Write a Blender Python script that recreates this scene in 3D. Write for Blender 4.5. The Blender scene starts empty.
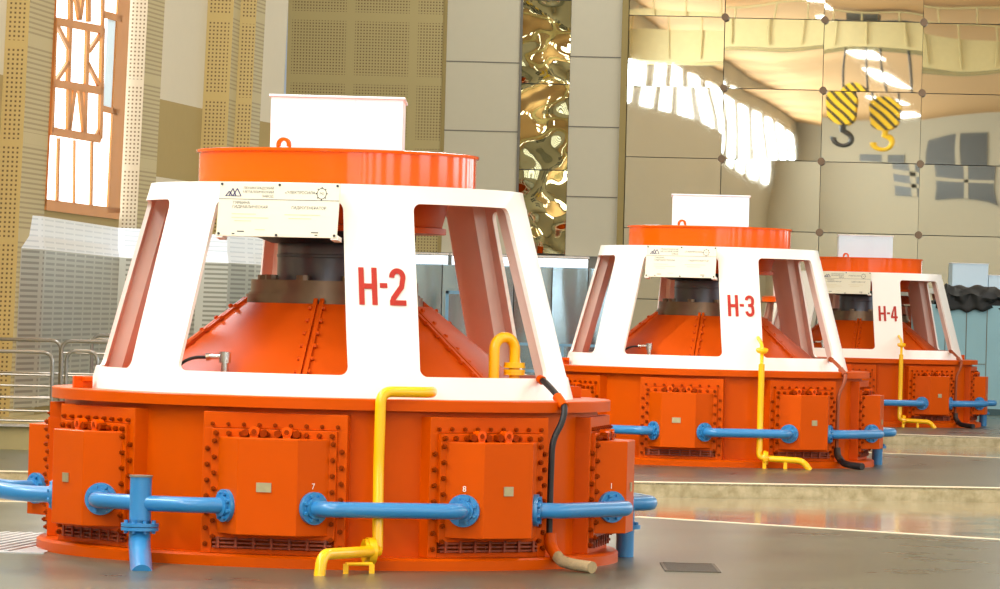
import bpy, bmesh, math, random
from math import sin, cos, tan, radians as R, pi, atan2, sqrt, floor as fl
from mathutils import Vector as V, Matrix as M
random.seed(7)
sc = bpy.context.scene
COL = sc.collection

# ------------------------------------------------------------------ camera
F = 4500.0
CAMH = 1.71
ROLL = 0.026
PITCH = 18.5 / F
f_ = V((0, cos(PITCH), sin(PITCH)))
r0 = V((1, 0, 0)); u0 = V((0, -sin(PITCH), cos(PITCH)))
r_ = r0 * cos(ROLL) + u0 * sin(ROLL)
u_ = -r0 * sin(ROLL) + u0 * cos(ROLL)
cam = bpy.data.cameras.new('camera')
cam.sensor_width = 36.0
cam.lens = 36.0 * F / 1000.0
cam.clip_end = 1000
camo = bpy.data.objects.new('camera', cam)
COL.objects.link(camo)
mw = M((( r_.x, u_.x, -f_.x, 0), (r_.y, u_.y, -f_.y, 0), (r_.z, u_.z, -f_.z, CAMH), (0, 0, 0, 1)))
camo.matrix_world = mw
sc.camera = camo

def ray(px, py):
    return f_ + r_ * ((px - 500) / F) + u_ * ((294.5 - py) / F)
def at(px, py, Y):
    d = ray(px, py)
    return V((0, 0, CAMH)) + d * (Y / d.y)
def on_floor(px, py, z=0.0):
    d = ray(px, py)
    return V((0, 0, CAMH)) + d * ((z - CAMH) / d.z)
def X_at(px, Y, py=313):
    return at(px, py, Y).x

# ------------------------------------------------------------------ mesh builder
class MB:
    def __init__(s):
        s.v = []; s.f = []; s.m = []; s.uv = {}
    def add(s, verts, faces, mi=0, mat=None):
        o = len(s.v)
        for p in verts:
            p = V(p)
            s.v.append(mat @ p if mat else p)
        for f in faces:
            s.f.append([o + i for i in f]); s.m.append(mi)
        return s
    def quad(s, a, b, c, d, mi=0, uv=None):
        s.add([a, b, c, d], [(0, 1, 2, 3)], mi)
        if uv: s.uv[len(s.f) - 1] = uv
        return s
    def box(s, c, size, mat=None, mi=0):
        x, y, z = size[0] / 2, size[1] / 2, size[2] / 2
        c = V(c)
        vs = [c + V((i * x, j * y, k * z)) for i in (-1, 1) for j in (-1, 1) for k in (-1, 1)]
        return s.add(vs, [(0, 1, 3, 2), (4, 6, 7, 5), (0, 4, 5, 1), (2, 3, 7, 6), (0, 2, 6, 4), (1, 5, 7, 3)], mi, mat)
    def lathe(s, prof, n=96, a0=0.0, a1=2 * pi, mi=0, closed_prof=False):
        full = abs(a1 - a0 - 2 * pi) < 1e-6
        k = len(prof); cnt = n if full else n + 1
        vs = []
        for i in range(cnt):
            a = a0 + (a1 - a0) * i / n
            for (r, z) in prof:
                vs.append((r * sin(a), -r * cos(a), z))
        fs = []
        for i in range(n):
            j = (i + 1) % cnt
            for q in range(k if closed_prof else k - 1):
                q2 = (q + 1) % k
                fs.append((i * k + q, j * k + q, j * k + q2, i * k + q2))
        if closed_prof and not full:
            fs.append(tuple(range(k))[::-1]); fs.append(tuple((cnt - 1) * k + q for q in range(k)))
        return s.add(vs, fs, mi)
    def cyl(s, p0, p1, r, n=16, r2=None, mi=0):
        return s.tube([p0, p1], r, n, mi=mi, r_end=r2)
    def tube(s, path, r, n=14, mi=0, caps=True, r_end=None):
        P = [V(p) for p in path]
        k = len(P)
        T = []
        for i in range(k):
            a = P[max(i - 1, 0)]; b = P[min(i + 1, k - 1)]
            T.append((b - a).normalized())
        ref = V((0, 0, 1)) if abs(T[0].z) < .9 else V((1, 0, 0))
        nrm = (ref - T[0] * ref.dot(T[0])).normalized()
        vs = []
        for i in range(k):
            nrm = (nrm - T[i] * nrm.dot(T[i])).normalized()
            bn = T[i].cross(nrm)
            rr = r if not hasattr(r, '__len__') else r[i]
            if r_end is not None and i == k - 1: rr = r_end
            for q in range(n):
                a = 2 * pi * q / n
                vs.append(P[i] + (nrm * cos(a) + bn * sin(a)) * rr)
        fs = []
        for i in range(k - 1):
            for q in range(n):
                q2 = (q + 1) % n
                fs.append((i * n + q, i * n + q2, (i + 1) * n + q2, (i + 1) * n + q))
        if caps:
            fs.append(tuple(range(n))[::-1]); fs.append(tuple((k - 1) * n + q for q in range(n)))
        return s.add(vs, fs, mi)
    def prism(s, poly, y0, y1, mat=None, mi=0):
        """poly in (x,z), extruded along y"""
        n = len(poly)
        vs = [(x, y0, z) for x, z in poly] + [(x, y1, z) for x, z in poly]
        fs = [tuple(range(n)), tuple(range(2 * n - 1, n - 1, -1))]
        for i in range(n):
            j = (i + 1) % n
            fs.append((i, n + i, n + j, j))
        return s.add(vs, fs, mi, mat)
    def hexbolt(s, p, d, r=.018, h=.022, mi=0):
        p = V(p); d = V(d).normalized()
        s.tube([p - d * .004, p + d * h], r, 6, mi)
        return s.tube([p + d * h, p + d * (h + .010)], r * .55, 6, mi)
    def build(s, name, mats, parent=None, smooth=True, angle=35, bevel=0.0, loc=None):
        me = bpy.data.meshes.new(name)
        me.from_pydata([tuple(p) for p in s.v], [], s.f)
        if not isinstance(mats, (list, tuple)): mats = [mats]
        for m in mats: me.materials.append(m)
        for p, mi in zip(me.polygons, s.m): p.material_index = min(mi, len(mats) - 1)
        if s.uv:
            L = me.uv_layers.new(name='UVMap')
            for fi, uv in s.uv.items():
                for li, c in zip(me.polygons[fi].loop_indices, uv): L.data[li].uv = c
        bm = bmesh.new(); bm.from_mesh(me)
        if not s.uv:
            bmesh.ops.recalc_face_normals(bm, faces=bm.faces)
        bm.to_mesh(me); bm.free()
        if smooth:
            me.shade_smooth()
            me.set_sharp_from_angle(angle=R(angle))
        o = bpy.data.objects.new(name, me)
        COL.objects.link(o)
        if parent: o.parent = parent
        if loc: o.location = loc
        if bevel:
            b = o.modifiers.new('bevel', 'BEVEL'); b.width = bevel; b.segments = 2; b.limit_method = 'ANGLE'
            b.angle_limit = R(40); b.harden_normals = False
        return o

def tag(o, label=None, cat=None, group=None, kind=None):
    if label: o['label'] = label
    if cat: o['category'] = cat
    if group: o['group'] = group
    if kind: o['kind'] = kind
    return o
def thing(name, label, cat, loc=(0, 0, 0), group=None):
    o = bpy.data.objects.new(name, None); COL.objects.link(o)
    o.location = loc; o.empty_display_size = .2
    return tag(o, label, cat, group)
def copy_tree(o, parent=None):
    c = o.copy(); COL.objects.link(c); c.parent = parent
    for ch in list(o.children): copy_tree(ch, c)
    return c
def bend(pts, rad, n=7):
    """round the corners of a polyline"""
    P = [V(p) for p in pts]; out = [P[0]]
    for i in range(1, len(P) - 1):
        a, b, c = P[i - 1], P[i], P[i + 1]
        d1 = (a - b); d2 = (c - b)
        rr = min(rad, d1.length * .49, d2.length * .49)
        p1 = b + d1.normalized() * rr; p2 = b + d2.normalized() * rr
        for k in range(n + 1):
            t = k / n
            out.append(p1 * (1 - t) ** 2 + b * 2 * t * (1 - t) + p2 * t * t)
    out.append(P[-1])
    return out

# ------------------------------------------------------------------ materials
def new_mat(name):
    m = bpy.data.materials.new(name); m.use_nodes = True
    nt = m.node_tree
    return m, nt, nt.nodes['Principled BSDF']
def N(nt, t, **kw):
    n = nt.nodes.new(t)
    for k, v in kw.items(): setattr(n, k, v)
    return n
def lin(c):
    return tuple((x / 12.92 if x <= .04045 else ((x + .055) / 1.055) ** 2.4) for x in [q / 255 for q in c]) + (1,)
def paint(name, col, rough=.35, metal=0.0, vary=.08, scale=6.0, coat=0.0, bump=0.0, dirt=None, dirt_amt=.5, spec=.5):
    m, nt, b = new_mat(name)
    c = lin(col)
    tc = N(nt, 'ShaderNodeTexCoord'); no = N(nt, 'ShaderNodeTexNoise')
    no.inputs['Scale'].default_value = scale; no.inputs['Detail'].default_value = 5
    nt.links.new(tc.outputs['Object'], no.inputs['Vector'])
    mx = N(nt, 'ShaderNodeMix', data_type='RGBA')
    mx.inputs['A'].default_value = tuple(x * (1 - vary) for x in c[:3]) + (1,)
    mx.inputs['B'].default_value = tuple(min(1, x * (1 + vary)) for x in c[:3]) + (1,)
    nt.links.new(no.outputs['Fac'], mx.inputs['Factor'])
    out = mx.outputs['Result']
    if dirt:
        n2 = N(nt, 'ShaderNodeTexNoise'); n2.inputs['Scale'].default_value = scale * 2.3; n2.inputs['Detail'].default_value = 8
        nt.links.new(tc.outputs['Object'], n2.inputs['Vector'])
        rp = N(nt, 'ShaderNodeMapRange'); rp.inputs[1].default_value = .52; rp.inputs[2].default_value = .72
        rp.inputs[4].default_value = dirt_amt
        nt.links.new(n2.outputs['Fac'], rp.inputs['Value'])
        m2 = N(nt, 'ShaderNodeMix', data_type='RGBA'); m2.inputs['B'].default_value = lin(dirt)
        nt.links.new(out, m2.inputs['A']); nt.links.new(rp.outputs['Result'], m2.inputs['Factor'])
        out = m2.outputs['Result']
    nt.links.new(out, b.inputs['Base Color'])
    b.inputs['Roughness'].default_value = rough; b.inputs['Metallic'].default_value = metal
    b.inputs['Coat Weight'].default_value = coat; b.inputs['Specular IOR Level'].default_value = spec
    if bump:
        bp = N(nt, 'ShaderNodeBump'); bp.inputs['Strength'].default_value = bump; bp.inputs['Distance'].default_value = .01
        nt.links.new(no.outputs['Fac'], bp.inputs['Height']); nt.links.new(bp.outputs['Normal'], b.inputs['Normal'])
    return m

ORANGE = paint('orange_enamel', (203, 79, 0), .32, vary=.06, scale=3, spec=.1)
ORANGE_DULL = paint('orange_dome_enamel', (200, 78, 8), .42, vary=.08, scale=4, spec=.15)
ORANGE_RING = paint('orange_gloss_enamel', (226, 88, 2), .10, vary=.03, spec=.42)
RUSTY = paint('grimy_orange_grille', (150, 62, 26), .6, vary=.2, scale=14, dirt=(50, 32, 24), dirt_amt=.8)
BOLTM = paint('painted_bolt', (136, 50, 0), .4, vary=.15, scale=30, spec=.05)
WHITE = paint('white_enamel', (246, 243, 234), .3, vary=.015, scale=3)
INNER = paint('white_inside_bounce_tint', (222, 199, 186), .6, vary=.06, scale=4)  # white paint inside the frame, shade and orange bounce put into its colour
BOXW = paint('white_box_paint', (240, 245, 250), .35, vary=.01)
BOXB = paint('pale_blue_box_paint', (214, 238, 252), .35, vary=.02)
REDLET = paint('red_lettering', (176, 34, 12), .5, vary=.03)
BLUE = paint('blue_pipe_enamel', (48, 130, 190), .28, vary=.06, scale=8, coat=.2)
YELLOW = paint('yellow_pipe_enamel', (250, 190, 8), .3, vary=.04, coat=.2)
BLACK = paint('black_rubber', (24, 24, 26), .5)
RAG = paint('tan_cloth_sleeve', (170, 150, 112), .9, vary=.2, scale=40, bump=.6)
STEEL_D = paint('dark_turned_steel', (96, 98, 106), .34, metal=.7, vary=.15, scale=5)
STEEL_B = paint('bronze_brown_steel', (120, 100, 80), .3, metal=.6, vary=.25, scale=5)
CHROME = paint('satin_steel', (205, 206, 205), .22, metal=1.0, vary=.05)
PLATE = paint('ivory_sign_enamel', (226, 220, 194), .4, vary=.01)
INK = paint('grey_sign_ink', (34, 32, 40), .6)
INKBLUE = paint('violet_logo_ink', (54, 44, 92), .6)
INKPALE = paint('faded_sign_ink', (214, 200, 160), .6)
BRASS = paint('rating_plate_metal', (176, 166, 130), .4, metal=.5, vary=.15, scale=30)
BLUEP = paint('pale_blue_partition', (150, 196, 206), .5, vary=.05, scale=2)
TARP = paint('black_tarpaulin', (24, 26, 23), .6, vary=.3, scale=3)
WOOD = paint('brown_window_frame', (200, 136, 72), .45, vary=.1, scale=2)
CABB = paint('cabinet_blue_enamel', (136, 190, 226), .4)
GREYF = paint('grey_seam', (120, 116, 104), .6)

def emit(name, col, s):
    m, nt, b = new_mat(name)
    b.inputs['Base Color'].default_value = col; b.inputs['Emission Color'].default_value = col
    b.inputs['Emission Strength'].default_value = s
    return m
DAY = emit('daylit_pane', (.93, .97, 1, 1), 6.0)
DAYB = emit('frosted_blue_pane', (.62, .78, .86, 1), 0.75)
TUBE = emit('fluorescent_tube', (.86, .95, 1, 1), 5.0)

def mathn(nt, op, a, b=None, c=None):
    n = N(nt, 'ShaderNodeMath', operation=op)
    for i, x in enumerate((a, b, c)):
        if x is None: continue
        if isinstance(x, (int, float)): n.inputs[i].default_value = x
        else: nt.links.new(x, n.inputs[i])
    return n.outputs[0]
def perf(name, col, hole, pitch=.06, cell=(1.35, 1.32), margin=.10, rough=.6):
    """perforated acoustic sheet: square holes inside framed fields, UV in metres"""
    m, nt, b = new_mat(name)
    uv = N(nt, 'ShaderNodeUVMap'); sp = N(nt, 'ShaderNodeSeparateXYZ'); nt.links.new(uv.outputs['UV'], sp.inputs[0])
    def axis(o, c):
        fr = mathn(nt, 'FRACT', mathn(nt, 'DIVIDE', o, pitch))
        hole_ = mathn(nt, 'LESS_THAN', mathn(nt, 'ABSOLUTE', mathn(nt, 'SUBTRACT', fr, .5)), .22)
        g = mathn(nt, 'MULTIPLY', mathn(nt, 'FRACT', mathn(nt, 'DIVIDE', o, c)), c)
        ins = mathn(nt, 'MULTIPLY', mathn(nt, 'GREATER_THAN', g, margin), mathn(nt, 'LESS_THAN', g, c - margin))
        return mathn(nt, 'MULTIPLY', hole_, ins)
    h = mathn(nt, 'MULTIPLY', axis(sp.outputs['X'], cell[0]), axis(sp.outputs['Y'], cell[1]))
    mx = N(nt, 'ShaderNodeMix', data_type='RGBA')
    mx.inputs['A'].default_value = lin(col); mx.inputs['B'].default_value = lin(hole)
    nt.links.new(h, mx.inputs['Factor']); nt.links.new(mx.outputs['Result'], b.inputs['Base Color'])
    b.inputs['Roughness'].default_value = rough
    return m
def slats(name, col, dark, pitch=.05, duty=.4, metal=0.0, rough=.5, vseam=None, seamcol=None, cell=None):
    m, nt, b = new_mat(name)
    uv = N(nt, 'ShaderNodeUVMap'); sp = N(nt, 'ShaderNodeSeparateXYZ'); nt.links.new(uv.outputs['UV'], sp.inputs[0])
    fr = mathn(nt, 'FRACT', mathn(nt, 'DIVIDE', sp.outputs['Y'], pitch))
    h = mathn(nt, 'LESS_THAN', fr, duty)
    if vseam:
        g = mathn(nt, 'MULTIPLY', mathn(nt, 'FRACT', mathn(nt, 'DIVIDE', sp.outputs['X'], vseam)), vseam)
        h = mathn(nt, 'MULTIPLY', h, mathn(nt, 'GREATER_THAN', g, vseam * .16))
    if cell:
        g = mathn(nt, 'MULTIPLY', mathn(nt, 'FRACT', mathn(nt, 'DIVIDE', sp.outputs['Y'], cell)), cell)
        h = mathn(nt, 'MULTIPLY', h, mathn(nt, 'GREATER_THAN', g, .14))
    mx = N(nt, 'ShaderNodeMix', data_type='RGBA')
    mx.inputs['A'].default_value = lin(col); mx.inputs['B'].default_value = lin(dark)
    nt.links.new(h, mx.inputs['Factor']); nt.links.new(mx.outputs['Result'], b.inputs['Base Color'])
    b.inputs['Roughness'].default_value = rough; b.inputs['Metallic'].default_value = metal
    return m
PERF = perf('ochre_perforated_panel', (186, 170, 116), (112, 92, 52), pitch=.06, cell=(1.26, 1.26), margin=.09)
PERF_F = perf('ochre_perforated_pilaster', (190, 170, 108), (104, 84, 46), pitch=.0575, cell=(.31, 1.22), margin=.04)
PERF_W = perf('ochre_perforated_wide_pilaster', (190, 170, 108), (104, 84, 46), pitch=.0575, cell=(.43, 1.22), margin=.05)
PERF_L = perf('ivory_perforated_pilaster', (226, 220, 196), (132, 118, 86), pitch=.0575, cell=(.31, 1.22), margin=.04)
SLATY = slats('ochre_ribbed_side', (180, 168, 122), (146, 132, 90), pitch=.062, duty=.4, cell=1.22)
SLATM = slats('metal_louvre_panel', (190, 190, 176), (140, 140, 126), pitch=.07, duty=.45, metal=.6, rough=.3, vseam=.9)
SLATC = slats('sheen_louvre_cap', (240, 247, 252), (212, 222, 230), pitch=.07, duty=.3, metal=.35, rough=.3, vseam=.9)  # paler louvre colour standing in for reflected window light
CREAM = paint('cream_wall_panel', (204, 198, 172), .6, vary=.02)
OCHRE = paint('ochre_fabric_panel', (160, 142, 88), .8, vary=.04)
def mirror(name, col, rough, scale, dist, stretch=(1, 1, 1)):
    m, nt, b = new_mat(name)
    b.inputs['Base Color'].default_value = lin(col); b.inputs['Metallic'].default_value = 1; b.inputs['Roughness'].default_value = rough
    tc = N(nt, 'ShaderNodeNewGeometry'); mp = N(nt, 'ShaderNodeMapping'); no = N(nt, 'ShaderNodeTexNoise')
    mp.inputs['Scale'].default_value = stretch
    no.inputs['Scale'].default_value = scale; no.inputs['Detail'].default_value = .6
    nt.links.new(tc.outputs['Position'], mp.inputs['Vector']); nt.links.new(mp.outputs['Vector'], no.inputs['Vector'])
    bp = N(nt, 'ShaderNodeBump'); bp.inputs['Strength'].default_value = 1; bp.inputs['Distance'].default_value = dist
    nt.links.new(no.outputs['Fac'], bp.inputs['Height']); nt.links.new(bp.outputs['Normal'], b.inputs['Normal'])
    return m
MIRROR = mirror('polished_steel_sheet', (200, 199, 188), .012, .42, .007)
MIRROR_C = mirror('rippled_steel_column', (146, 140, 106), .02, .9, .15)
MIRROR_B = mirror('steel_cladding', (150, 170, 180), .12, .8, .08, (1.6, 1, .3))

def concrete(name, c1, c2, rough, scale=.5, tile=None, metalspec=.5):
    m, nt, b = new_mat(name)
    tc = N(nt, 'ShaderNodeTexCoord'); no = N(nt, 'ShaderNodeTexNoise'); no.inputs['Scale'].default_value = scale
    no.inputs['Detail'].default_value = 9; no.inputs['Roughness'].default_value = .62
    nt.links.new(tc.outputs['Object'], no.inputs['Vector'])
    rp = N(nt, 'ShaderNodeMapRange'); rp.inputs[1].default_value = .35; rp.inputs[2].default_value = .65
    nt.links.new(no.outputs['Fac'], rp.inputs['Value'])
    mx = N(nt, 'ShaderNodeMix', data_type='RGBA'); mx.inputs['A'].default_value = lin(c1); mx.inputs['B'].default_value = lin(c2)
    nt.links.new(rp.outputs['Result'], mx.inputs['Factor'])
    out = mx.outputs['Result']
    if tile:
        sp = N(nt, 'ShaderNodeSeparateXYZ'); nt.links.new(tc.outputs['Object'], sp.inputs[0])
        g = []
        for a, t in ((('X', tile[0]), ('Y', tile[1])) if tile[0] else (('Y', tile[1]),)):
            fr = mathn(nt, 'FRACT', mathn(nt, 'DIVIDE', sp.outputs[a], t))
            g.append(mathn(nt, 'LESS_THAN', fr, .025 / t))
        s_ = mathn(nt, 'MAXIMUM', g[0], g[-1])
        m2 = N(nt, 'ShaderNodeMix', data_type='RGBA'); m2.inputs['B'].default_value = tuple(x * .55 for x in lin(c1)[:3]) + (1,)
        nt.links.new(out, m2.inputs['A']); nt.links.new(s_, m2.inputs['Factor']); out = m2.outputs['Result']
    nt.links.new(out, b.inputs['Base Color'])
    r2 = N(nt, 'ShaderNodeMapRange'); r2.inputs[3].default_value = rough; r2.inputs[4].default_value = rough + .14
    nt.links.new(no.outputs['Fac'], r2.inputs['Value']); nt.links.new(r2.outputs['Result'], b.inputs['Roughness'])
    return m
FLOORM = concrete('polished_concrete', (58, 66, 54), (86, 92, 76), .22, .45, (0, 3.3))
GRANITE = concrete('speckled_granite', (150, 140, 104), (190, 180, 146), .3, 9)
POLISH = concrete('wet_polished_granite', (140, 128, 98), (156, 144, 114), .03, 2)
EDGE = paint('worn_white_edge', (226, 216, 186), .5, vary=.1)
PLINTH = paint('beige_plinth_paint', (168, 158, 112), .6, vary=.06)
CEIL = paint('peach_ceiling', (242, 192, 132), .8, vary=.02)
HALLW = paint('hall_plaster', (190, 182, 160), .7, vary=.03)

# ------------------------------------------------------------------ the machine (local axes, camera side is -Y)
D1, D2, D3 = 31.5, 53.87, 76.2
AX = [at(334, 313, D1), at(707.5, 319, D2), at(863, 323, D3)]
def pos(th, r, z=0.0):
    return V((r * sin(R(th)), -r * cos(R(th)), z))
def face_mat(th, d, z=0.0):
    """local frame on the drum: x = tangent, y = inward, z up; origin on the face at distance d"""
    t = R(th)
    m = M(((cos(t), -sin(t), 0, d * sin(t)), (sin(t), cos(t), 0, -d * cos(t)), (0, 0, 1, z), (0, 0, 0, 1)))
    return m
# note: x axis (cos t, sin t): moving +x goes to larger theta; y axis (-sin t, cos t) points inward
RW, RIMR, BASER = 1.86, 1.95, 2.03
Z_RIM0, Z_RIM1, Z_BAND, Z_TOPB, Z_TOP = 1.047, 1.122, 1.27, 2.43, 2.55
def frame_R(z): return 1.69 - .39 * (z - Z_RIM1) / (Z_TOP - Z_RIM1)
LEG0 = 12.3

def make_frame(parent):
    mb = MB()
    T = .03
    def P(th, z, off=0.0):
        r = frame_R(z) - off
        return (r * sin(R(th)), -r * cos(R(th)), z)
    for k in range(6):
        c0 = LEG0 + 60 * k; c1 = c0 + 60
        ht, hb = 10.4, 8.6
        nseg = 22
        # opening outline, matching outer outline
        inn = []; out = []
        rz = .055
        def edge_th(side, z):
            t = (z - Z_BAND) / (Z_TOPB - Z_BAND)
            h = hb + (ht - hb) * t
            return c0 + h if side == 0 else c1 - h
        rdeg = lambda z: math.degrees(rz / frame_R(z))
        # bottom edge left -> right
        for i in range(nseg + 1):
            t = i / nseg
            a = edge_th(0, Z_BAND) + rdeg(Z_BAND); b = edge_th(1, Z_BAND) - rdeg(Z_BAND)
            inn.append((a + (b - a) * t, Z_BAND)); out.append((c0 + 60 * t, Z_RIM1))
        def corner(side, z, vert, seq):
            for i in range(1, 5):
                a = pi / 2 * i / 5
                yield a
        # bottom-right corner
        e = edge_th(1, Z_BAND); rd = rdeg(Z_BAND)
        for i in range(1, 6):
            a = pi / 2 * i / 5
            inn.append((e - rd + rd * sin(a), Z_BAND + rz - rz * cos(a))); out.append((c1, Z_RIM1 + (Z_BAND + rz - Z_RIM1) * i / 5))
        # right edge up
        for i in range(1, 7):
            z = Z_BAND + rz + (Z_TOPB - Z_BAND - 2 * rz) * i / 6
            inn.append((edge_th(1, z), z)); out.append((c1, z))
        e = edge_th(1, Z_TOPB); rd = rdeg(Z_TOPB)
        for i in range(1, 6):
            a = pi / 2 * i / 5
            inn.append((e - rd + rd * cos(a), Z_TOPB - rz + rz * sin(a))); out.append((c1, Z_TOPB - rz + (Z_TOP - Z_TOPB + rz) * i / 5))
        for i in range(1, nseg + 1):
            t = i / nseg
            a = edge_th(1, Z_TOPB) - rd; b = edge_th(0, Z_TOPB) + rd
            inn.append((a + (b - a) * t, Z_TOPB)); out.append((c1 - 60 * t, Z_TOP))
        e = edge_th(0, Z_TOPB)
        for i in range(1, 6):
            a = pi / 2 * i / 5
            inn.append((e + rd - rd * sin(a), Z_TOPB - rz + rz * cos(a))); out.append((c0, Z_TOP - (Z_TOP - Z_TOPB + rz) * i / 5))
        for i in range(1, 7):
            z = Z_TOPB - rz - (Z_TOPB - Z_BAND - 2 * rz) * i / 6
            inn.append((edge_th(0, z), z)); out.append((c0, z))
        e = edge_th(0, Z_BAND); rd = rdeg(Z_BAND)
        for i in range(1, 5):
            a = pi / 2 * i / 5
            inn.append((e + rd - rd * cos(a), Z_BAND + rz - rz * sin(a))); out.append((c0, Z_BAND + rz - (Z_BAND + rz - Z_RIM1) * i / 5))
        n = len(inn)
        vs = [P(*p) for p in inn] + [P(*p) for p in out] + [P(p[0], p[1], T) for p in inn] + [P(p[0], p[1], T) for p in out]
        fo = []; fi = []; fr = []
        for i in range(n):
            j = (i + 1) % n
            fo.append((i, n + i, n + j, j))
            fi.append((2 * n + i, 2 * n + j, 3 * n + j, 3 * n + i))
            fr.append((i, j, 2 * n + j, 2 * n + i))
            za, zb = out[i][1], out[j][1]
            if (za == zb == Z_TOP) or (za == zb == Z_RIM1):
                fr.append((n + i, 3 * n + i, 3 * n + j, n + j))
        o = len(mb.v)
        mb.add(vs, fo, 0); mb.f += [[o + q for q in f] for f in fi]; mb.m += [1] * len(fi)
        mb.f += [[o + q for q in f] for f in fr]; mb.m += [0] * len(fr)
    for k in range(6):
        c0 = LEG0 + 60 * k
        for (za, zb) in ((Z_BAND - .06, Z_TOPB + .05),):
            ha, hb2 = 5.6, 7.4
            vs = []
            for z, h in ((za, ha), (zb, hb2)):
                for q in (-1, -.33, .33, 1):
                    vs.append(P(c0 + h * q, z, T))
                for q in (1, .33, -.33, -1):
                    vs.append(P(c0 + h * q * (1 if abs(q) < 1 else .9), z, T + (.10 if abs(q) == 1 else .125)))
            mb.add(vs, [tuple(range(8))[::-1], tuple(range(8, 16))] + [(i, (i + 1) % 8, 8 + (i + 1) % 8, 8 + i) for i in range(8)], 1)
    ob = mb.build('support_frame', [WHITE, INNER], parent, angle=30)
    bm = bmesh.new(); bm.from_mesh(ob.data)
    bmesh.ops.remove_doubles(bm, verts=bm.verts, dist=.0006)
    bmesh.ops.recalc_face_normals(bm, faces=bm.faces)
    bm.to_mesh(ob.data); bm.free(); ob.data.set_sharp_from_angle(angle=R(30))
    return ob

def stroke(mb, pts, w, closed=False):
    """flat thick line in (x,z); returns quads in a list of 2D polys"""
    polys = []
    n = len(pts)
    L = []; Rr = []
    for i in range(n):
        a = V(pts[max(i - 1, 0)]); b = V(pts[min(i + 1, n - 1)])
        if closed and i in (0, n - 1):
            a = V(pts[n - 2]); b = V(pts[1])
        d = (b - a).normalized(); nn = V((-d.y, d.x))
        p = V(pts[i])
        L.append(p + nn * w / 2); Rr.append(p - nn * w / 2)
    for i in range(n - 1):
        polys.append([L[i], L[i + 1], Rr[i + 1], Rr[i]])
    return polys
def arc(cx, cz, rx, rz, a0, a1, n=14):
    return [(cx + rx * cos(R(a0 + (a1 - a0) * i / n)), cz + rz * sin(R(a0 + (a1 - a0) * i / n))) for i in range(n + 1)]
def glyph(ch):
    """height 0.25 m heavy condensed characters; returns polys and width"""
    h = .25; w = .115; t = .037
    rect = lambda x0, z0, x1, z1: [V((x0, z0)), V((x1, z0)), V((x1, z1)), V((x0, z1))]
    if ch == 'H':
        w = .125
        return [rect(0, 0, t, h), rect(w - t, 0, w, h), rect(t, h / 2 - .018, w - t, h / 2 + .018)], w
    if ch == '-':
        return [rect(0, h * .46, .052, h * .46 + .033)], .052
    if ch == '2':
        c = w / 2; rx = w / 2 - t / 2
        pts = arc(c, h - t / 2 - .042, rx, .042, 185, -20, 16) + [(c + rx - .012, .125), (t / 2 + .008, t + .012), (t / 2, t * .6)]
        return stroke(None, pts, t) + [rect(0, 0, w, .036)], w
    if ch == '3':
        c = w / 2 - .002; rx = w / 2 - t / 2
        up = arc(c, h - t / 2 - .040, rx, .040, 180, 0, 12) + [(c + rx - .004, .150), (c + .012, .132)]
        lo = [(c + .012, .132)] + [(c + rx - .004, .114)] + arc(c, t / 2 + .044, rx, .044, 0, -180, 12)
        return stroke(None, up, t) + stroke(None, lo, t) + [rect(.036, .114, .068, .15)], w
    if ch == '4':
        w = .12
        x = .082
        return [rect(x - t / 2, 0, x + t / 2, h), rect(0, .052, w, .085),
                [V((0, .085)), V((.036, .085)), V((x - t / 2, .205)), V((x - t / 2, h)), V((x - t / 2 - .006, h))]], w
def make_number(digit, parent):
    mb = MB()
    x = 0; items = []
    for ch, gap in (('H', .018), ('-', .014), (digit, 0)):
        pl, w = glyph(ch); items.append((x, pl)); x += w + gap
    tot = x
    z0 = 1.742
    for (ox, pl) in items:
        for p in pl:
            vs = []
            for q in p:
                z = z0 + q.y; r = frame_R(z) + .004
                th = LEG0 + .2 + math.degrees((ox + q.x - tot / 2) / r)
                vs.append(pos(th, r, z))
            mb.add(vs, [tuple(range(len(vs)))])
    o = mb.build('painted_number', REDLET, parent, smooth=False)
    bm = bmesh.new(); bm.from_mesh(o.data)
    for f in bm.faces:
        if f.normal.y > 0: f.normal_flip()
    bm.to_mesh(o.data); bm.free()
    return o

def text_mesh(body, size, align='LEFT', spacing=1.0):
    cu = bpy.data.curves.new('txt', 'FONT'); cu.body = body; cu.size = size; cu.align_x = align
    cu.space_character = spacing; cu.resolution_u = 2
    ob = bpy.data.objects.new('txt', cu); COL.objects.link(ob)
    dg = bpy.context.evaluated_depsgraph_get()
    me = bpy.data.meshes.new_from_object(ob.evaluated_get(dg))
    vs = [v.co.copy() for v in me.vertices]; fs = [tuple(p.vertices) for p in me.polygons]
    bpy.data.objects.remove(ob); bpy.data.curves.remove(cu); bpy.data.meshes.remove(me)
    return vs, fs

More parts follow.
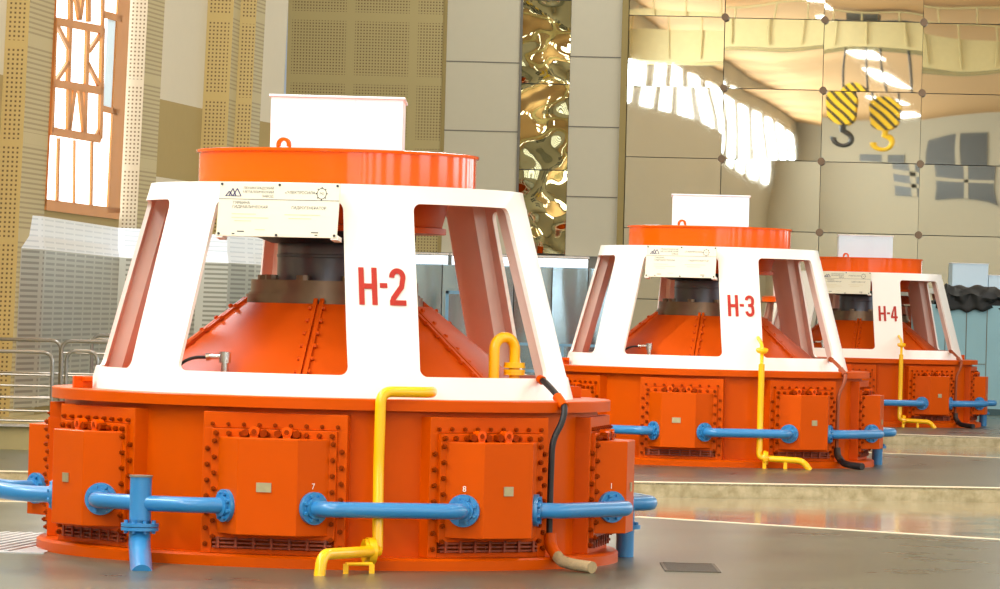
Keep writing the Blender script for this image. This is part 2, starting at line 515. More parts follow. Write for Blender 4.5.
def make_sign(parent):
    # plate frame: x right, y into machine, z up (origin: plate centre)
    W, H, TH = .845, .37, .012
    m = face_mat(-16.3, 1.385, 2.362) @ M.Rotation(-R(9), 4, 'X')
    mb = MB(); mb.box((0, 0, 0), (W, TH, H), m)
    pl = mb.build('name_plate', PLATE, parent, bevel=.002, smooth=False)
    fy = -TH / 2 - .0015
    g = MB()
    def T(body, size, x, z, mi, al='LEFT', sp=1.0):
        vs, fs = text_mesh(body, size, al, sp)
        g.add([(x + v.x, fy, z + v.y) for v in vs], fs, mi, m)
    def rect(x0, z0, x1, z1, mi):
        g.add([(x0, fy, z0), (x1, fy, z0), (x1, fy, z1), (x0, fy, z1)], [(0, 1, 2, 3)], mi, m)
    zt = H / 2; xl = -W / 2
    rect(xl, zt - .119, -xl, zt - .1155, 0)
    for i, s in enumerate(('ЛЕНИНГРАДСКИЙ', 'МЕТАЛЛИЧЕСКИЙ', 'ЗАВОД')):
        T(s, .0235, xl + .385, zt - .048 - i * .027, 0, 'RIGHT')
    T('«ЭЛЕКТРОСИЛА»', .026, xl + .575, zt - .075, 0, 'CENTER')
    T('ТУРБИНА', .026, xl + .10, zt - .150, 0)
    T('ГИДРАВЛИЧЕСКАЯ', .026, xl + .10, zt - .178, 0)
    T('ГИДРОГЕНЕРАТОР', .026, xl + .515, zt - .178, 0)
    for x0, x1, z in ((.10, .27, .215), (.10, .36, .24), (.12, .24, .262), (.47, .72, .215), (.50, .66, .24), (.27, .34, .32)):
        rect(xl + x0, zt - z - .006, xl + x1, zt - z, 2)
    for x0, x1, z in ((.145, .195, .333), (.665, .715, .333), (.11, .13, .35), (.69, .71, .35)):
        rect(xl + x0, zt - z - .007, xl + x1, zt - z, 0)
    # peaked logo and round emblem
    for i, (a, b, h) in enumerate(((0, .045, .03), (.022, .07, .05), (.05, .105, .05))):
        for (p, q) in (((a, 0), ((a + b) / 2, h)), (((a + b) / 2, h), (b, 0))):
            for po in stroke(None, [p, q], .008):
                g.add([(xl + .05 + c.x, fy, zt - .095 + c.y) for c in po], [(0, 1, 2, 3)], 1, m)
    rect(xl + .045, zt - .099, xl + .16, zt - .094, 1)
    for po in stroke(None, arc(xl + .72, zt - .07, .032, .036, 0, 360, 20), .004): g.add([(c.x, fy, c.y) for c in po], [(0, 1, 2, 3)], 0, m)
    for k in range(8):
        a = 2 * pi * k / 8
        for po in stroke(None, [(xl + .72 + .034 * cos(a), zt - .07 + .038 * sin(a)), (xl + .72 + .041 * cos(a), zt - .07 + .045 * sin(a))], .008):
            g.add([(c.x, fy, c.y) for c in po], [(0, 1, 2, 3)], 0, m)
    T('ЭС', .022, xl + .72, zt - .078, 0, 'CENTER')
    g.build('plate_lettering', [INK, INKBLUE, INKPALE], pl, smooth=False)
    for x, z in ((-W / 2 + .018, H / 2 - .016), (0, H / 2 - .016), (W / 2 - .018, H / 2 - .016), (-W / 2 + .018, -H / 2 + .016), (W / 2 - .018, -H / 2 + .016), (0, -H / 2 + .012)):
        c = V((x, -TH / 2, z)); s = MB(); s.tube([m @ c, m @ (c + V((0, -.006, 0)))], .009, 8); s.build('screw', INK, pl)
    for sx in (-1, 1):
        b = MB(); b.box((sx * (W / 2 - .02), .05, -H / 2 + .005), (.05, .1, .03), m)
        b.build('plate_bracket', WHITE, parent, smooth=False)
    return pl

CF, CC, CPHI = .40, .26, R(48)   # cover front width, chamfer length, chamfer angle
CDEP, CLAT = CC * sin(R(48)), CC * cos(R(48))
DM = 1.90
_bm = []
def bolt_mesh():
    if not _bm:
        q = MB(); q.hexbolt((0, 0, 0), (0, -1, 0), .018); o = q.build('bolt', BOLTM); _bm.append(o.data); bpy.data.objects.remove(o)
    return _bm[0]
def make_cover(parent, th, rest):
    m = face_mat(th, DM)
    HW = CF / 2 + CLAT
    # mounting frame built into the drum wall (y>0 is inward)
    fr = MB()
    zb, zt = .085, 1.013
    # frame as four bars around the air slot + backing
    fr.box((0, .055, .96), (.97, .11, .106), m)
    fr.box((-.4475, .055, .495), (.075, .11, .83), m); fr.box((.4475, .055, .495), (.075, .11, .83), m)
    fr.box((0, .055, .0975), (.82, .11, .035), m)
    fr.box((0, .09, .5), (.82, .04, .79), m)
    cov = fr.build('cooler_mounting', ORANGE, parent, smooth=False, bevel=.004)
    # bolted flange plate
    pl = MB()
    y0 = -.028
    pl.box((0, .0, .545), (.84, .056, .72), m)
    pl.build('cover_flange', ORANGE, cov, smooth=False, bevel=.004)
    # trapezoid hood
    hd = MB()
    poly = [(-HW, y0), (-CF / 2, y0 - CDEP), (CF / 2, y0 - CDEP), (HW, y0)]
    z0, z1 = .215, .85
    vs = [(x, y, z) for z in (z0, z1) for x, y in poly]
    hd.add(vs, [(0, 1, 2, 3), (7, 6, 5, 4), (0, 4, 5, 1), (1, 5, 6, 2), (2, 6, 7, 3), (3, 7, 4, 0)], 0, m)
    hd.build('cooler_hood', ORANGE, cov, smooth=False, bevel=.006)
    # air grille under the hood
    gr = MB()
    for i in range(3):
        gr.box((0, -.008, .125 + i * .026), (.80, .03, .012), m)
    for i in range(7):
        gr.box((-.36 + i * .12, -.014, .153), (.018, .04, .075), m)
    gr.build('air_grille', RUSTY, cov, smooth=False)
    # bolts
    d = m.to_3x3() @ V((0, -1, 0))
    spots = []
    def bolt(x, z, y, r=.017): spots.append((V((x, y, z)), r))
    for q in range(9): bolt(-.42 + q * .105, .932, -.0, .014)
    for q in range(10):
        if q in (3, 6): continue
        bolt(-.39 + q * .0867, .872, -.028, .018)
    for q in range(7):
        z = .82 - q * .105
        for sg in (-1, 1):
            bolt(sg * .398, z, -.028); bolt(sg * .452, z - .05, 0.0)
    if th in (-11, 34):
        for p, r in spots:
            o = bpy.data.objects.new('bolt', bolt_mesh()); COL.objects.link(o); o.parent = cov
            o.matrix_local = m @ M.Translation(p) @ M.Diagonal((r / .018,) * 3 + (1,))
    else:
        for p, r in spots: rest.hexbolt(m @ p, d, r)
    # two lifting eyes above the hood
    for s in (-.125, .095):
        lg = MB()
        c = V((s, -.05, .89))
        lg.tube([m @ (c + V((0, .03, 0))), m @ (c + V((0, -.035, 0)))], .036, 14)
        lg.box((s, -.055, .868), (.05, .06, .04), m)
        for e in (-.062, .062): lg.tube([m @ (c + V((e, .022, -.012))), m @ (c + V((e, -.03, -.012)))], .026, 6, mi=1)
        lg.tube([m @ (c + V((0, -.034, 0))), m @ (c + V((0, -.037, 0)))], .017, 12, mi=1)
        lg.build('lifting_eye', [ORANGE_RING, BOLTM], cov)
    # rating plate
    rp = MB(); rp.box((.0 if th > 0 else -.02, y0 - CDEP - .004, .53), (.10 if th < 0 and th > -30 else .075, .008, .062), m)
    rp.build('rating_plate', BRASS, cov, smooth=False)
    return cov

COVERS = (-101, -56, -11, 34, 79, 124)
def make_machine(digit, label, loc):
    t = thing('generator_unit', label, 'generator', loc)
    b = MB()
    b.lathe([(BASER - .25, 0), (BASER, 0), (BASER, .065), (BASER - .02, .08), (RW - .05, .08)], 128)
    b.build('base_ring', ORANGE, t)
    w = MB(); w.lathe([(RW, .06), (RW, Z_RIM0 + .01)], 128)
    # vertical stiffeners between the covers
    w.build('drum_wall', ORANGE, t)
    r = MB(); r.lathe([(1.30, Z_RIM0), (RIMR, Z_RIM0), (RIMR, Z_RIM1 - .006), (RIMR - .006, Z_RIM1), (1.30, Z_RIM1)], 144)
    r.build('rim_flange', ORANGE, t)
    # narrow orange footing strip under the white frame and locating lugs
    for th in (-76, 44, 106):
        mm = face_mat(th, 1.77, 0); lug = MB()
        lug.box((0, 0, Z_RIM1 + .04), (.07, .13, .08), mm); lug.box((.05, .02, Z_RIM1 + .06), (.07, .06, .03), mm)
        if th != 44: lug.build('locating_lug', ORANGE, t, smooth=False, bevel=.004)
    make_frame(t)
    make_number(digit, t)
    make_sign(t)
    rest = MB()
    for th in COVERS: make_cover(t, th, rest)
    tag(rest.build('bolts', BOLTM, t, angle=25), kind='stuff')
    # conical dome with bolted radial flanges
    d = MB(); d.lathe([(0.60, 1.74), (.68, 1.74), (1.46, 1.115)], 96)
    d.build('dome', ORANGE_DULL, t)
    for k in range(6):
        th = -9 + 60 * k
        rb = MB(); mt = face_mat(th, 0)
        for s in (-.022, .022):
            pts = [(-.66, 1.745), (-.66, 1.778), (-1.45, 1.160), (-1.45, 1.12)]
            vs = [(s + e, y, z) for e in (-.014, .014) for y, z in pts]
            rb.add(vs, [(0, 1, 2, 3), (7, 6, 5, 4), (0, 4, 5, 1), (1, 5, 6, 2), (2, 6, 7, 3), (3, 7, 4, 0)], 0, mt)
        for i in range(7):
            u = (i + .5) / 7
            y = -.70 - .72 * u; z = 1.772 - .60 * u + .0
            for s in (-1, 1):
                p = mt @ V((s * .036, y, z - .016)); q = mt @ V((s * .056, y, z - .016))
                rb.tube([p, q], .015, 6)
        rb.build('dome_flange', ORANGE_DULL, t, smooth=False)
    c = MB(); c.lathe([(.30, 1.74), (.62, 1.74), (.62, 1.80), (.60, 1.80), (.60, 1.815), (.585, 1.815), (.585, 1.90), (.30, 1.90)], 64)
    for i in range(10):
        a = 36 * i + 10
        c.tube([pos(a, .50, 1.895), pos(a, .50, 1.935)], .045, 8)
    c.build('shaft_collar', STEEL_B, t)
    s = MB(); s.lathe([(0.02, 1.89), (.405, 1.89), (.405, 2.06), (.41, 2.065), (.41, 2.08), (.405, 2.085), (.405, 2.15), (.40, 2.16), (.30, 2.165), (.30, 2.32)], 64)
    for i in range(10):
        a = 36 * i + 20
        s.tube([pos(a, .36, 2.155), pos(a, .36, 2.19)], .03, 8)
    s.build('shaft', STEEL_D, t)
    h = MB(); h.lathe([(.50, 2.52), (.80, 2.52), (.74, 2.29), (.77, 2.285), (.77, 2.245), (.50, 2.245)], 72)
    h.build('bearing_housing', ORANGE_DULL, t)
    h = MB(); h.lathe([(.25, 2.25), (.56, 2.25), (.56, 2.20), (.45, 2.16), (.25, 2.16)], 48)
    h.build('seal_ring', BLACK, t)
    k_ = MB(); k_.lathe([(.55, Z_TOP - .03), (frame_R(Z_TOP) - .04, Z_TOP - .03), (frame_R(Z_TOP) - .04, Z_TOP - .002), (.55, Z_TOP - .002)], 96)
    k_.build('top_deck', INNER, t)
    g = MB(); g.lathe([(.97, Z_TOP - .01), (.97, 2.775), (.988, 2.776), (.99, 2.795), (.97, 2.80), (.3, 2.802)], 128)
    ring = g.build('top_ring', ORANGE_RING, t)
    # lifting lug on the ring
    l = MB(); mm = face_mat(-23, .945)
    pts = [(-.045, 2.80), (.045, 2.80)] + arc(0, 2.82, .045, .045, 0, 180, 10)
    outer = arc(0, 2.815, .052, .052, -20, 200, 14); inner = arc(0, 2.818, .026, .026, -20, 200, 14)
    n = len(outer)
    vs = [(x, y, z) for y in (-.012, .012) for (x, z) in outer + inner]
    fs = []
    for i in range(n - 1):
        fs += [(i, i + 1, n + i + 1, n + i), (2 * n + i, 3 * n + i, 3 * n + i + 1, 2 * n + i + 1),
               (i, 2 * n + i, 2 * n + i + 1, i + 1), (n + i, n + i + 1, 3 * n + i + 1, 3 * n + i)]
    l.add(vs, fs, 0, mm)
    l.build('lifting_lug', ORANGE_RING, ring)
    # white cabinet on top
    bx = MB(); BW = .91
    rot = M.Rotation(R(-2.0), 4, 'Z')
    bx.box((-BW * .18, 0, 2.985), (BW * .64, BW, .37), rot)
    cab = bx.build('top_cabinet', BOXB if digit == '4' else BOXW, t, smooth=False, bevel=.004)
    bx = MB(); bx.box((BW * .32, 0, 2.985), (BW * .36, BW, .37), rot)
    bx.build('cabinet_side_section', BOXB if digit != '2' else BOXW, cab, smooth=False, bevel=.004 if digit != '2' else 0)
    bx = MB(); bx.box((0, 0, 3.172), (BW + .03, BW + .03, .016), rot)
    bx.build('cabinet_lid', BOXW, cab, smooth=False, bevel=.004)
    # sensor fitting with its lead on the dome
    sf = MB(); p = pos(-33, 1.33, 1.24)
    sf.tube([p, p + V((0, 0, .10))], .026, 12); sf.tube([p + V((0, 0, .085)), p + V((0, 0, .16))], .040, 12)
    sf.tube([p + V((.02, 0, .13)), p + V((-.10, 0, .125))], .018, 10)
    sf.tube([p + V((-.10, 0, .125)), p + V((-.13, 0, .12))], .026, 8)
    sens = sf.build('sensor_fitting', CHROME, t)
    ld = MB(); q = p + V((-.13, 0, .12))
    ld.tube(bend([q, q + V((-.07, -.01, 0)), q + V((-.15, -.03, -.03)), q + V((-.22, -.05, -.12))], .05), .011, 8)
    ld.build('sensor_lead', BLACK, sens)
    return t

units = []
ROT = (R(2.0), 0.0, R(-1.0))
for i, (dg, lab) in enumerate((('2', 'large orange and white generator numbered H-2, nearest of the three'),
                               ('3', 'orange and white generator numbered H-3, standing between H-2 and H-4'),
                               ('4', 'smallest-looking orange and white generator numbered H-4, in front of the pale blue partition'))):
    a = AX[i]
    units.append(make_machine(dg, lab, (a.x, a.y, 0))); units[-1].rotation_euler = (0, 0, ROT[i])

# ------------------------------------------------------------------ pipes (top-level things)
PZ = .40
def cov_pt(th, side, off):
    """point standing off the chamfer of the cover at th; side -1 = smaller theta"""
    s = side * (CF / 2 + CLAT / 2)
    dd = DM + .028 + CDEP / 2
    t = R(th)
    base = V((dd * sin(t) + s * cos(t), -dd * cos(t) + s * sin(t), PZ))
    nt_ = R(th + side * 48)
    n = V((sin(nt_), -cos(nt_), 0))
    return base + n * off, n, base
def flange(p, n, parent, name='pipe_flange', r=.108, t=.03, mat=None, nb=8, bolts=True):
    mb = MB(); n = V(n).normalized()
    mb.tube([p, p + n * t], r, 28)
    mb.tube([p + n * t, p + n * (t + .022)], .072, 20)
    if bolts:
        ref = V((0, 0, 1)); a = n.cross(ref).normalized() if abs(n.z) < .9 else V((1, 0, 0)); b = n.cross(a)
        for k in range(nb):
            an = 2 * pi * (k + .5) / nb
            q = p + (a * cos(an) + b * sin(an)) * (r * .78) + n * t
            mb.tube([q, q + n * .018], .013, 6)
    return mb.build(name, mat or BLUE, parent)
def pipe_between(org, a, b, label, grp=None):
    (p0, n0, b0), (p1, n1, b1) = cov_pt(a[0], a[1], .30 if a == (79, 1) else .17), cov_pt(b[0], b[1], .24 if b == (79, -1) else .30 if b == (124, -1) else .17)
    t = thing('cooling_pipe', label, 'pipe', (org.x, org.y, 0), grp); t.rotation_euler = (0, 0, org.z)
    mb = MB(); mb.tube(bend([b0, p0, p1, b1], .13, 8), .052, 18)
    mb.build('pipe_run', BLUE, t)
    flange(b0, n0, t); flange(b1, n1, t)
    return t
def blue_set(i, num):
    org = V((AX[i].x, AX[i].y, ROT[i]))   # z carries the turn of the unit
    where = 'on generator ' + num
    pipe_between(org, (-11, 1), (34, -1), f'straight blue pipe crossing in front of the yellow pipe {where}')
    pipe_between(org, (34, 1), (79, -1), f'blue elbowed pipe at the right-hand corner of the orange drum {where}')
    pipe_between(org, (79, 1), (124, -1), f'blue pipe end poking out behind the rightmost cover {where}')
    # standpipe joined to the run behind the right side
    t = thing('standpipe', f'short blue standpipe rising from the floor behind the right side {where}', 'pipe', (org.x, org.y, 0)); t.rotation_euler = (0, 0, org.z)
    q = (cov_pt(79, 1, .19)[0] + cov_pt(124, -1, .19)[0]) / 2
    mb = MB(); mb.tube([V((q.x, q.y, .0)), V((q.x, q.y, PZ - .045))], .064, 18)
    mb.build('pipe_run', BLUE, t)
    flange(V((q.x, q.y, .2)), V((0, 0, 1)), t)
    # tee between the left front covers
    if i == 0:
        t = thing('cooling_pipe', f'blue tee pipe with a leg to the floor, left front {where}', 'pipe', (org.x, org.y, 0)); t.rotation_euler = (0, 0, org.z)
        (p0, n0, b0), (p1, n1, b1) = cov_pt(-56, 1, .17), cov_pt(-11, -1, .17)
        mid = p0.lerp(p1, .42) + V((0, -.1, 0))
        mb = MB(); mb.tube(bend([b0, p0 + V((-.02, -.02, 0)), mid], .13, 8), .052, 18)
        mb.tube(bend([mid, p1.lerp(mid, .2) + V((0, -.01, 0)), b1], .2, 8), .052, 18)
        mb.build('pipe_run', BLUE, t)
        mb = MB(); mb.tube(bend([mid + V((0, 0, .175)), mid + V((0, 0, -.27)), mid + V((.055, -.80, -.43))], .12, 8), .072, 20)
        mb.build('tee_leg', BLUE, t)
        mb = MB(); mb.tube([mid + V((0, 0, .17)), mid + V((0, 0, .182))], .078, 20)
        mb.build('tee_cap', GREYF, t)
        flange(b0, n0, t); flange(b1, n1, t)
        flange(mid + V((0, 0, -.155)), V((0, 0, 1)), t, r=.125, t=.022)
        flange(mid + V((0, 0, -.160)), V((0, 0, -1)), t, r=.125, t=.022)
        t = thing('cooling_pipe', f'blue pipe loop running off to the left from the leftmost covers {where}', 'pipe', (org.x, org.y, 0)); t.rotation_euler = (0, 0, org.z)
        (p0, n0, b0), (p1, n1, b1) = cov_pt(-56, -1, .30), cov_pt(-101, 1, .30)
        mb = MB(); mb.tube(bend([b0, p0, V((-2.85, -.35, PZ + .10)), V((-2.85, .25, PZ + .12)), p1, b1], .16, 8), .056, 18)
        mb.build('pipe_run', BLUE, t)
        flange(b0, n0, t); flange(b1, n1, t)
    else:
        pipe_between(org, (-56, 1), (-11, -1), f'blue pipe entering the left front cover {where}')
for i, num in enumerate(('H-2', 'H-3', 'H-4')): blue_set(i, num)
# small stencilled numbers above the flanges of the nearest unit
STEN = paint('white_stencil', (244, 236, 220), .5)
for th, sd, ch in ((-11, 1, '7'), (34, -1, '8'), (79, -1, '1')):
    p, n, b0 = cov_pt(th, sd, .004)
    tx = V((0, 0, 1)).cross(n).normalized()
    vs, fs = text_mesh(ch, .055, 'CENTER')
    mb = MB(); mb.add([p + tx * v.x + V((0, 0, .125 + v.y)) for v in vs], fs)
    mb.build('stencilled_number', STEN, units[0], smooth=False)

# yellow pipes
def yellow_low(i, side, num):
    a = V((AX[i].x, AX[i].y, 0))
    D = AX[i].y
    return a
a = V((AX[0].x, AX[0].y, 0))
t = thing('drain_pipe', 'yellow pipe running down the front of generator H-2 and turning left at the floor', 'pipe', a)
P_ = lambda px, py, toward: at(px, py, D1 - toward) - a
mb = MB()
mb.tube(bend([P_(432, 392, 1.60), P_(430, 392.5, 1.79), P_(381, 391.5, 1.97), P_(378.5, 470, 1.97), P_(377.5, 550, 2.06)], .085, 8), .036, 18)
mb.build('pipe_run', YELLOW, t)
mb = MB()
mb.tube(bend([P_(377.5, 551, 2.07), P_(322, 554.5, 2.70), P_(319, 580, 2.72)], .11, 8), .037, 18)
mb.build('outlet_elbow', YELLOW, t)
flange(P_(374, 551, 2.08), V((-1, -.35, 0)), t, r=.088, t=.05, mat=YELLOW)
mb = MB()
p1 = P_(346, 564, 2.42); p2 = P_(372, 564, 2.30)
mb.tube([p1, p2], .012, 8)
for q in (p1, p2):
    mb.box((q.x, q.y, q.z / 2), (.035, .05, q.z))
mb.build('pipe_support', YELLOW, t, smooth=False)
t = thing('vent_pipe', 'yellow upside-down U pipe inside the white frame of generator H-2', 'pipe', a)
p1 = V((1.13, -.70, 1.14)); p2 = V((1.27, -.62, 1.14))
top = 1.545
pts = [p1, V((p1.x, p1.y, 1.46))] + [V(((p1.x + p2.x) / 2 - cos(R(q)) * (p2.x - p1.x) / 2, (p1.y + p2.y) / 2 - cos(R(q)) * (p2.y - p1.y) / 2, 1.46 + sin(R(q)) * .085)) for q in range(15, 180, 15)] + [V((p2.x, p2.y, 1.46)), p2]
mb = MB(); mb.tube(pts, .037, 18); mb.build('pipe_run', YELLOW, t)
flange(V((p2.x, p2.y, 1.335)), V((0, 0, 1)), t, r=.075, t=.016, mat=YELLOW, bolts=False)
flange(V((p2.x, p2.y, 1.325)), V((0, 0, -1)), t, r=.075, t=.016, mat=YELLOW, bolts=False)
for i, D, px, num in ((1, D2, 763, 'H-3'), (2, D3, 902.3, 'H-4')):
    a = V((AX[i].x, AX[i].y, 0))
    k = D1 / D
    t = thing('drain_pipe', f'yellow pipe down the front of generator {num} turning right at the floor', 'pipe', a)
    def at_l(dx, z, toward):
        X = X_at(px, D - toward) - a.x
        return V((X + dx, -toward, z))
    mb = MB()
    mb.tube(bend([at_l(0, 1.20, 1.985), at_l(0, .6, 1.985), at_l(.0, .13, 2.03), at_l(.10, .115, 2.06), at_l(.50, .10, 2.12), at_l(.585, -.005, 2.12)], .11, 8), .036, 16)
    mb.build('pipe_run', YELLOW, t)
    mb = MB()
    mb.tube(bend([at_l(0, 1.19, 1.985), at_l(.0, 1.30, 1.80), at_l(.0, 1.42, 1.72), at_l(-.05, 1.50, 1.50)], .08, 8), .022, 12)
    mb.build('gooseneck', YELLOW, t)
    flange(at_l(0, 1.335, 1.775), V((0, -.3, 1)), t, r=.06, t=.014, mat=YELLOW, bolts=False)
    flange(at_l(.05, .12, 2.05), V((1, -.15, 0)), t, r=.085, t=.03, mat=YELLOW)
    mb = MB()
    for dx in (.06, .30):
        q = at_l(dx, 0, 2.08); mb.box((q.x, q.y, .045), (.04, .06, .09))
    mb.build('pipe_support', YELLOW, t, smooth=False)

# hoses at the right-hand front of each machine
def hose(i, D, num, col, label):
    a = V((AX[i].x, AX[i].y, 0))
    t = thing('cable_hose', label, 'hose', a); t.rotation_euler = (0, 0, ROT[i])
    th = 51.0
    pts = [pos(58.5, 1.66, 1.27), pos(56.5, 1.74, 1.245), pos(54, 1.88, 1.17), pos(52, 2.0, 1.09), pos(51.2, 2.0, .99), pos(49.2, 1.97, .86), pos(49.2, 1.965, .55), pos(49, 1.97, .17)]
    mb = MB(); mb.tube(bend(pts, .08, 6), [.022]*99 if False else .022, 12)
    mb.build('hose_run', col, t)
    mb = MB(); mb.tube([pos(53.3, 1.90, 1.155), pos(52.2, 1.985, 1.09)], .034, 12); mb.build('hose_clip', ORANGE if i == 0 else col, t); mb = MB(); mb.tube([pos(58.2, 1.665, 1.268), pos(57.4, 1.70, 1.257)], .030, 12)
    mb.build('hose_clip', ORANGE if i == 0 else col, t)
    mb = MB(); mb.tube(bend([pos(49, 1.975, .24), pos(48.9, 1.985, .15), pos(48.2, 2.07, .085)], .05), .042, 12)
    mb.build('hose_sleeve', ORANGE if i == 0 else paint('dark_brown_sleeve', (60, 44, 36), .6), t)
    mb = MB(); q = [pos(48.4, 2.05, .10), pos(47.6, 2.12, .06), pos(46.4, 2.28, .045), pos(45.6, 2.46, .04)]
    mb.tube(bend(q, .05), .04, 12)
    mb.build('hose_wrap', RAG if i == 0 else BLACK, t)
BROWN = paint('painted_brown_hose', (150, 70, 30), .5)
hose(0, D1, 'H-2', BLACK, 'black hose hanging over the rim of generator H-2 with a tan wrapped end')
hose(1, D2, 'H-3', BROWN, 'brown hose hanging over the rim of generator H-3')
hose(2, D3, 'H-4', BROWN, 'brown hose hanging over the rim of generator H-4')

# ------------------------------------------------------------------ floor with sunken channels
def struct(o): o['kind'] = 'structure'; return o
XL, XR = -16.0, 30.0
def lineY(p, q):
    return lambda x: p.y + (q.y - p.y) * (x - p.x) / (q.x - p.x)
n1a = on_floor(640, 517); n1b = on_floor(1000, 539.5)
def near1(x):
    if x <= n1a.x - .1: return 38.25
    return max(20, n1a.y + (n1b.y - n1a.y) * (x - n1a.x) / (n1b.x - n1a.x))
f1a = on_floor(640, 482.5); f1b = on_floor(1000, 488.5)
far1 = lineY(f1a, f1b)
n2a = on_floor(892, 453.5); n2b = on_floor(1000, 457.8); near2 = lambda x: n2a.y + (n2b.y - n2a.y) * (max(x, n2a.x - 3) - n2a.x) / (n2b.x - n2a.x)
f2a = on_floor(892, 434.4); f2b = on_floor(1000, 438.0); far2 = lineY(f2a, f2b)
xs = [XL, -8, -2, n1a.x - .1, n1a.x, n1b.x, 8, 14, XR]
DEP = .15
fm = MB()
for x0, x1 in zip(xs[:-1], xs[1:]):
    def strip(fa, fb, za, zb, mi):
        fm.quad((x0, fa(x0), za), (x1, fa(x1), za), (x1, fb(x1), zb), (x0, fb(x0), zb), mi)
    c = lambda v: (lambda x: v)
    strip(c(-60), near1, 0, 0, 0)
    strip(near1, near1, 0, -DEP, 1); strip(near1, far1, -DEP, -DEP, 2); strip(far1, far1, -DEP, 0, 1)
    strip(far1, near2, 0, 0, 0)
    strip(near2, near2, 0, -DEP, 1); strip(near2, far2, -DEP, -DEP, 2); strip(far2, far2, -DEP, 0, 1)
    strip(far2, c(96), 0, 0, 0)
struct(fm.build('floor', [FLOORM, GRANITE, POLISH], smooth=False))
tr = 1
for fn, w in ((near1, .09), (far1, .22), (near2, .12), (far2, .22)):
    e = MB()
    for x0, x1 in zip(xs[:-1], xs[1:]):
        s = -w if fn in (near1, near2) else w
        ya, yb = sorted((0, s))
        vs = [(x, fn(x) + y, z) for z in (-.02, .006) for x, y in ((x0, ya), (x1, ya), (x1, yb), (x0, yb))]
        e.add(vs, [(0, 1, 2, 3), (4, 5, 6, 7), (0, 1, 5, 4), (2, 3, 7, 6)])
    struct(e.build(f'trim_{tr}', EDGE, smooth=False)); tr += 1

# floor plate at the left, grate at the right
TREAD = paint('bright_tread_metal', (190, 194, 194), .45, metal=.4, vary=.08)
t = thing('floor_plate', 'ribbed bright metal floor plate left of generator H-2', 'floor plate', on_floor(20, 543))
c = on_floor(20, 543)
mb = MB(); mb.box((-.35, 0, .004), (1.3, 2.6, .008)); mb.build('plate_sheet', TREAD, t, smooth=False)
mb = MB()
for k in range(14): mb.box((-.9 + k * .085, 0, .012), (.03, 2.4, .01), M.Rotation(R(-8), 4, 'Z'))
mb.build('tread_ribs', TREAD, t, smooth=False)
c = on_floor(690, 568)
t = thing('floor_grate', 'small dark metal grate set in the floor at right foreground', 'grate', c)
mb = MB(); w, d = .36, 1.0
for s in (-1, 1): mb.box((s * w / 2, 0, .004), (.02, d, .008)); mb.box((0, s * d / 2, .004), (w, .02, .008))
mb.build('grate_border', paint('dark_iron', (84, 78, 66), .6), t, smooth=False)
mb = MB()
for k in range(9): mb.box((0, -.4 + k * .1, .003), (w, .06, .006))
mb.build('grate_bars', paint('dark_iron_bar', (70, 66, 58), .6), t, smooth=False)

# ------------------------------------------------------------------ left wall (folded), plinth, wainscot, window
TOPZ = 13.0
def lean_pts(px, Y, lean=0.0):
    """bottom and top points of a vertical edge seen at px on the picture's top row"""
    p = at(px, 60, Y)
    return p.x, Y
PL = [(-260, 46.5, None), (-60, 51.5, 'cream'), (4, 55.5, 'creamlow'), (27, 55.6, 'perf'), (52, 57, 'slat'), (127, 64.4, 'window'), (145, 64.5, 'perfl'),
      (162, 65.5, 'slat'), (205, 68.4, 'creamlow'), (231, 68.5, 'perf3'), (238, 69.2, 'slat'), (254, 69.3, 'perf'), (263, 70.0, 'slat'), (285, 71.4, 'creamlow2'), (285.5, 90, 'cream')]
LEAN = .024   # the folded wall leans back slightly into the room side
def WX(px, Y, z):
    d = at(px, 60, Y)
    return d.x + LEAN * (z - d.z) * 1.0
wl = MB()
MATS = [CREAM, PERF_F, PERF_L, SLATY, OCHRE, PERF_W]
ucum = 0
def wall_quad(mbx, a, b, z0, z1, mi):
    (pa, Ya), (pb, Yb) = a, b
    P = [V((WX(pa, Ya, z0), Ya, z0)), V((WX(pb, Yb, z0), Yb, z0)), V((WX(pb, Yb, z1), Yb, z1)), V((WX(pa, Ya, z1), Ya, z1))]
    L = (P[1] - P[0]).length
    mbx.quad(*P, mi, [(.03, z0), (L + .03, z0), (L + .03, z1), (.03, z1)])
WIN = None
for (p0, Y0, _), (p1, Y1, k) in zip(PL[:-1], PL[1:]):
    a, b = (p0, Y0), (p1, Y1)
    if k == 'perf': wall_quad(wl, a, b, 0, TOPZ, 1)
    elif k == 'perf3': wall_quad(wl, a, b, 0, TOPZ, 5)
    elif k == 'perfl': wall_quad(wl, a, b, 0, TOPZ, 2)
    elif k == 'slat': wall_quad(wl, a, b, 0, TOPZ, 3)
    elif k == 'creamlow':
        zs = at((p0 + p1) / 2, 104 if p0 > 50 else 66, (Y0 + Y1) / 2).z
        z2 = at((p0 + p1) / 2, 180, (Y0 + Y1) / 2).z
        if p0 < 50: z2 = 0
        wall_quad(wl, a, b, zs, TOPZ, 0); wall_quad(wl, a, b, z2, zs, 4)
        if z2: wall_quad(wl, a, b, 0, z2, 0)
    elif k == 'creamlow2':
        zs = at(270, 123, 70.7).z; z2 = at(255, 240, 70.7).z
        wall_quad(wl, a, b, zs, TOPZ, 0); wall_quad(wl, a, b, z2 - .4, zs, 4); wall_quad(wl, a, b, 0, z2 - .4, 0)
    elif k == 'window':
        WIN = (a, b)
        zs = at(83, 216, 63).z
        wall_quad(wl, a, b, 0, zs, 4)
        wall_quad(wl, a, b, 11.5, TOPZ, 0)
    else: wall_quad(wl, a, b, 0, TOPZ, 0)
struct(wl.build('wall_left', MATS, smooth=False))
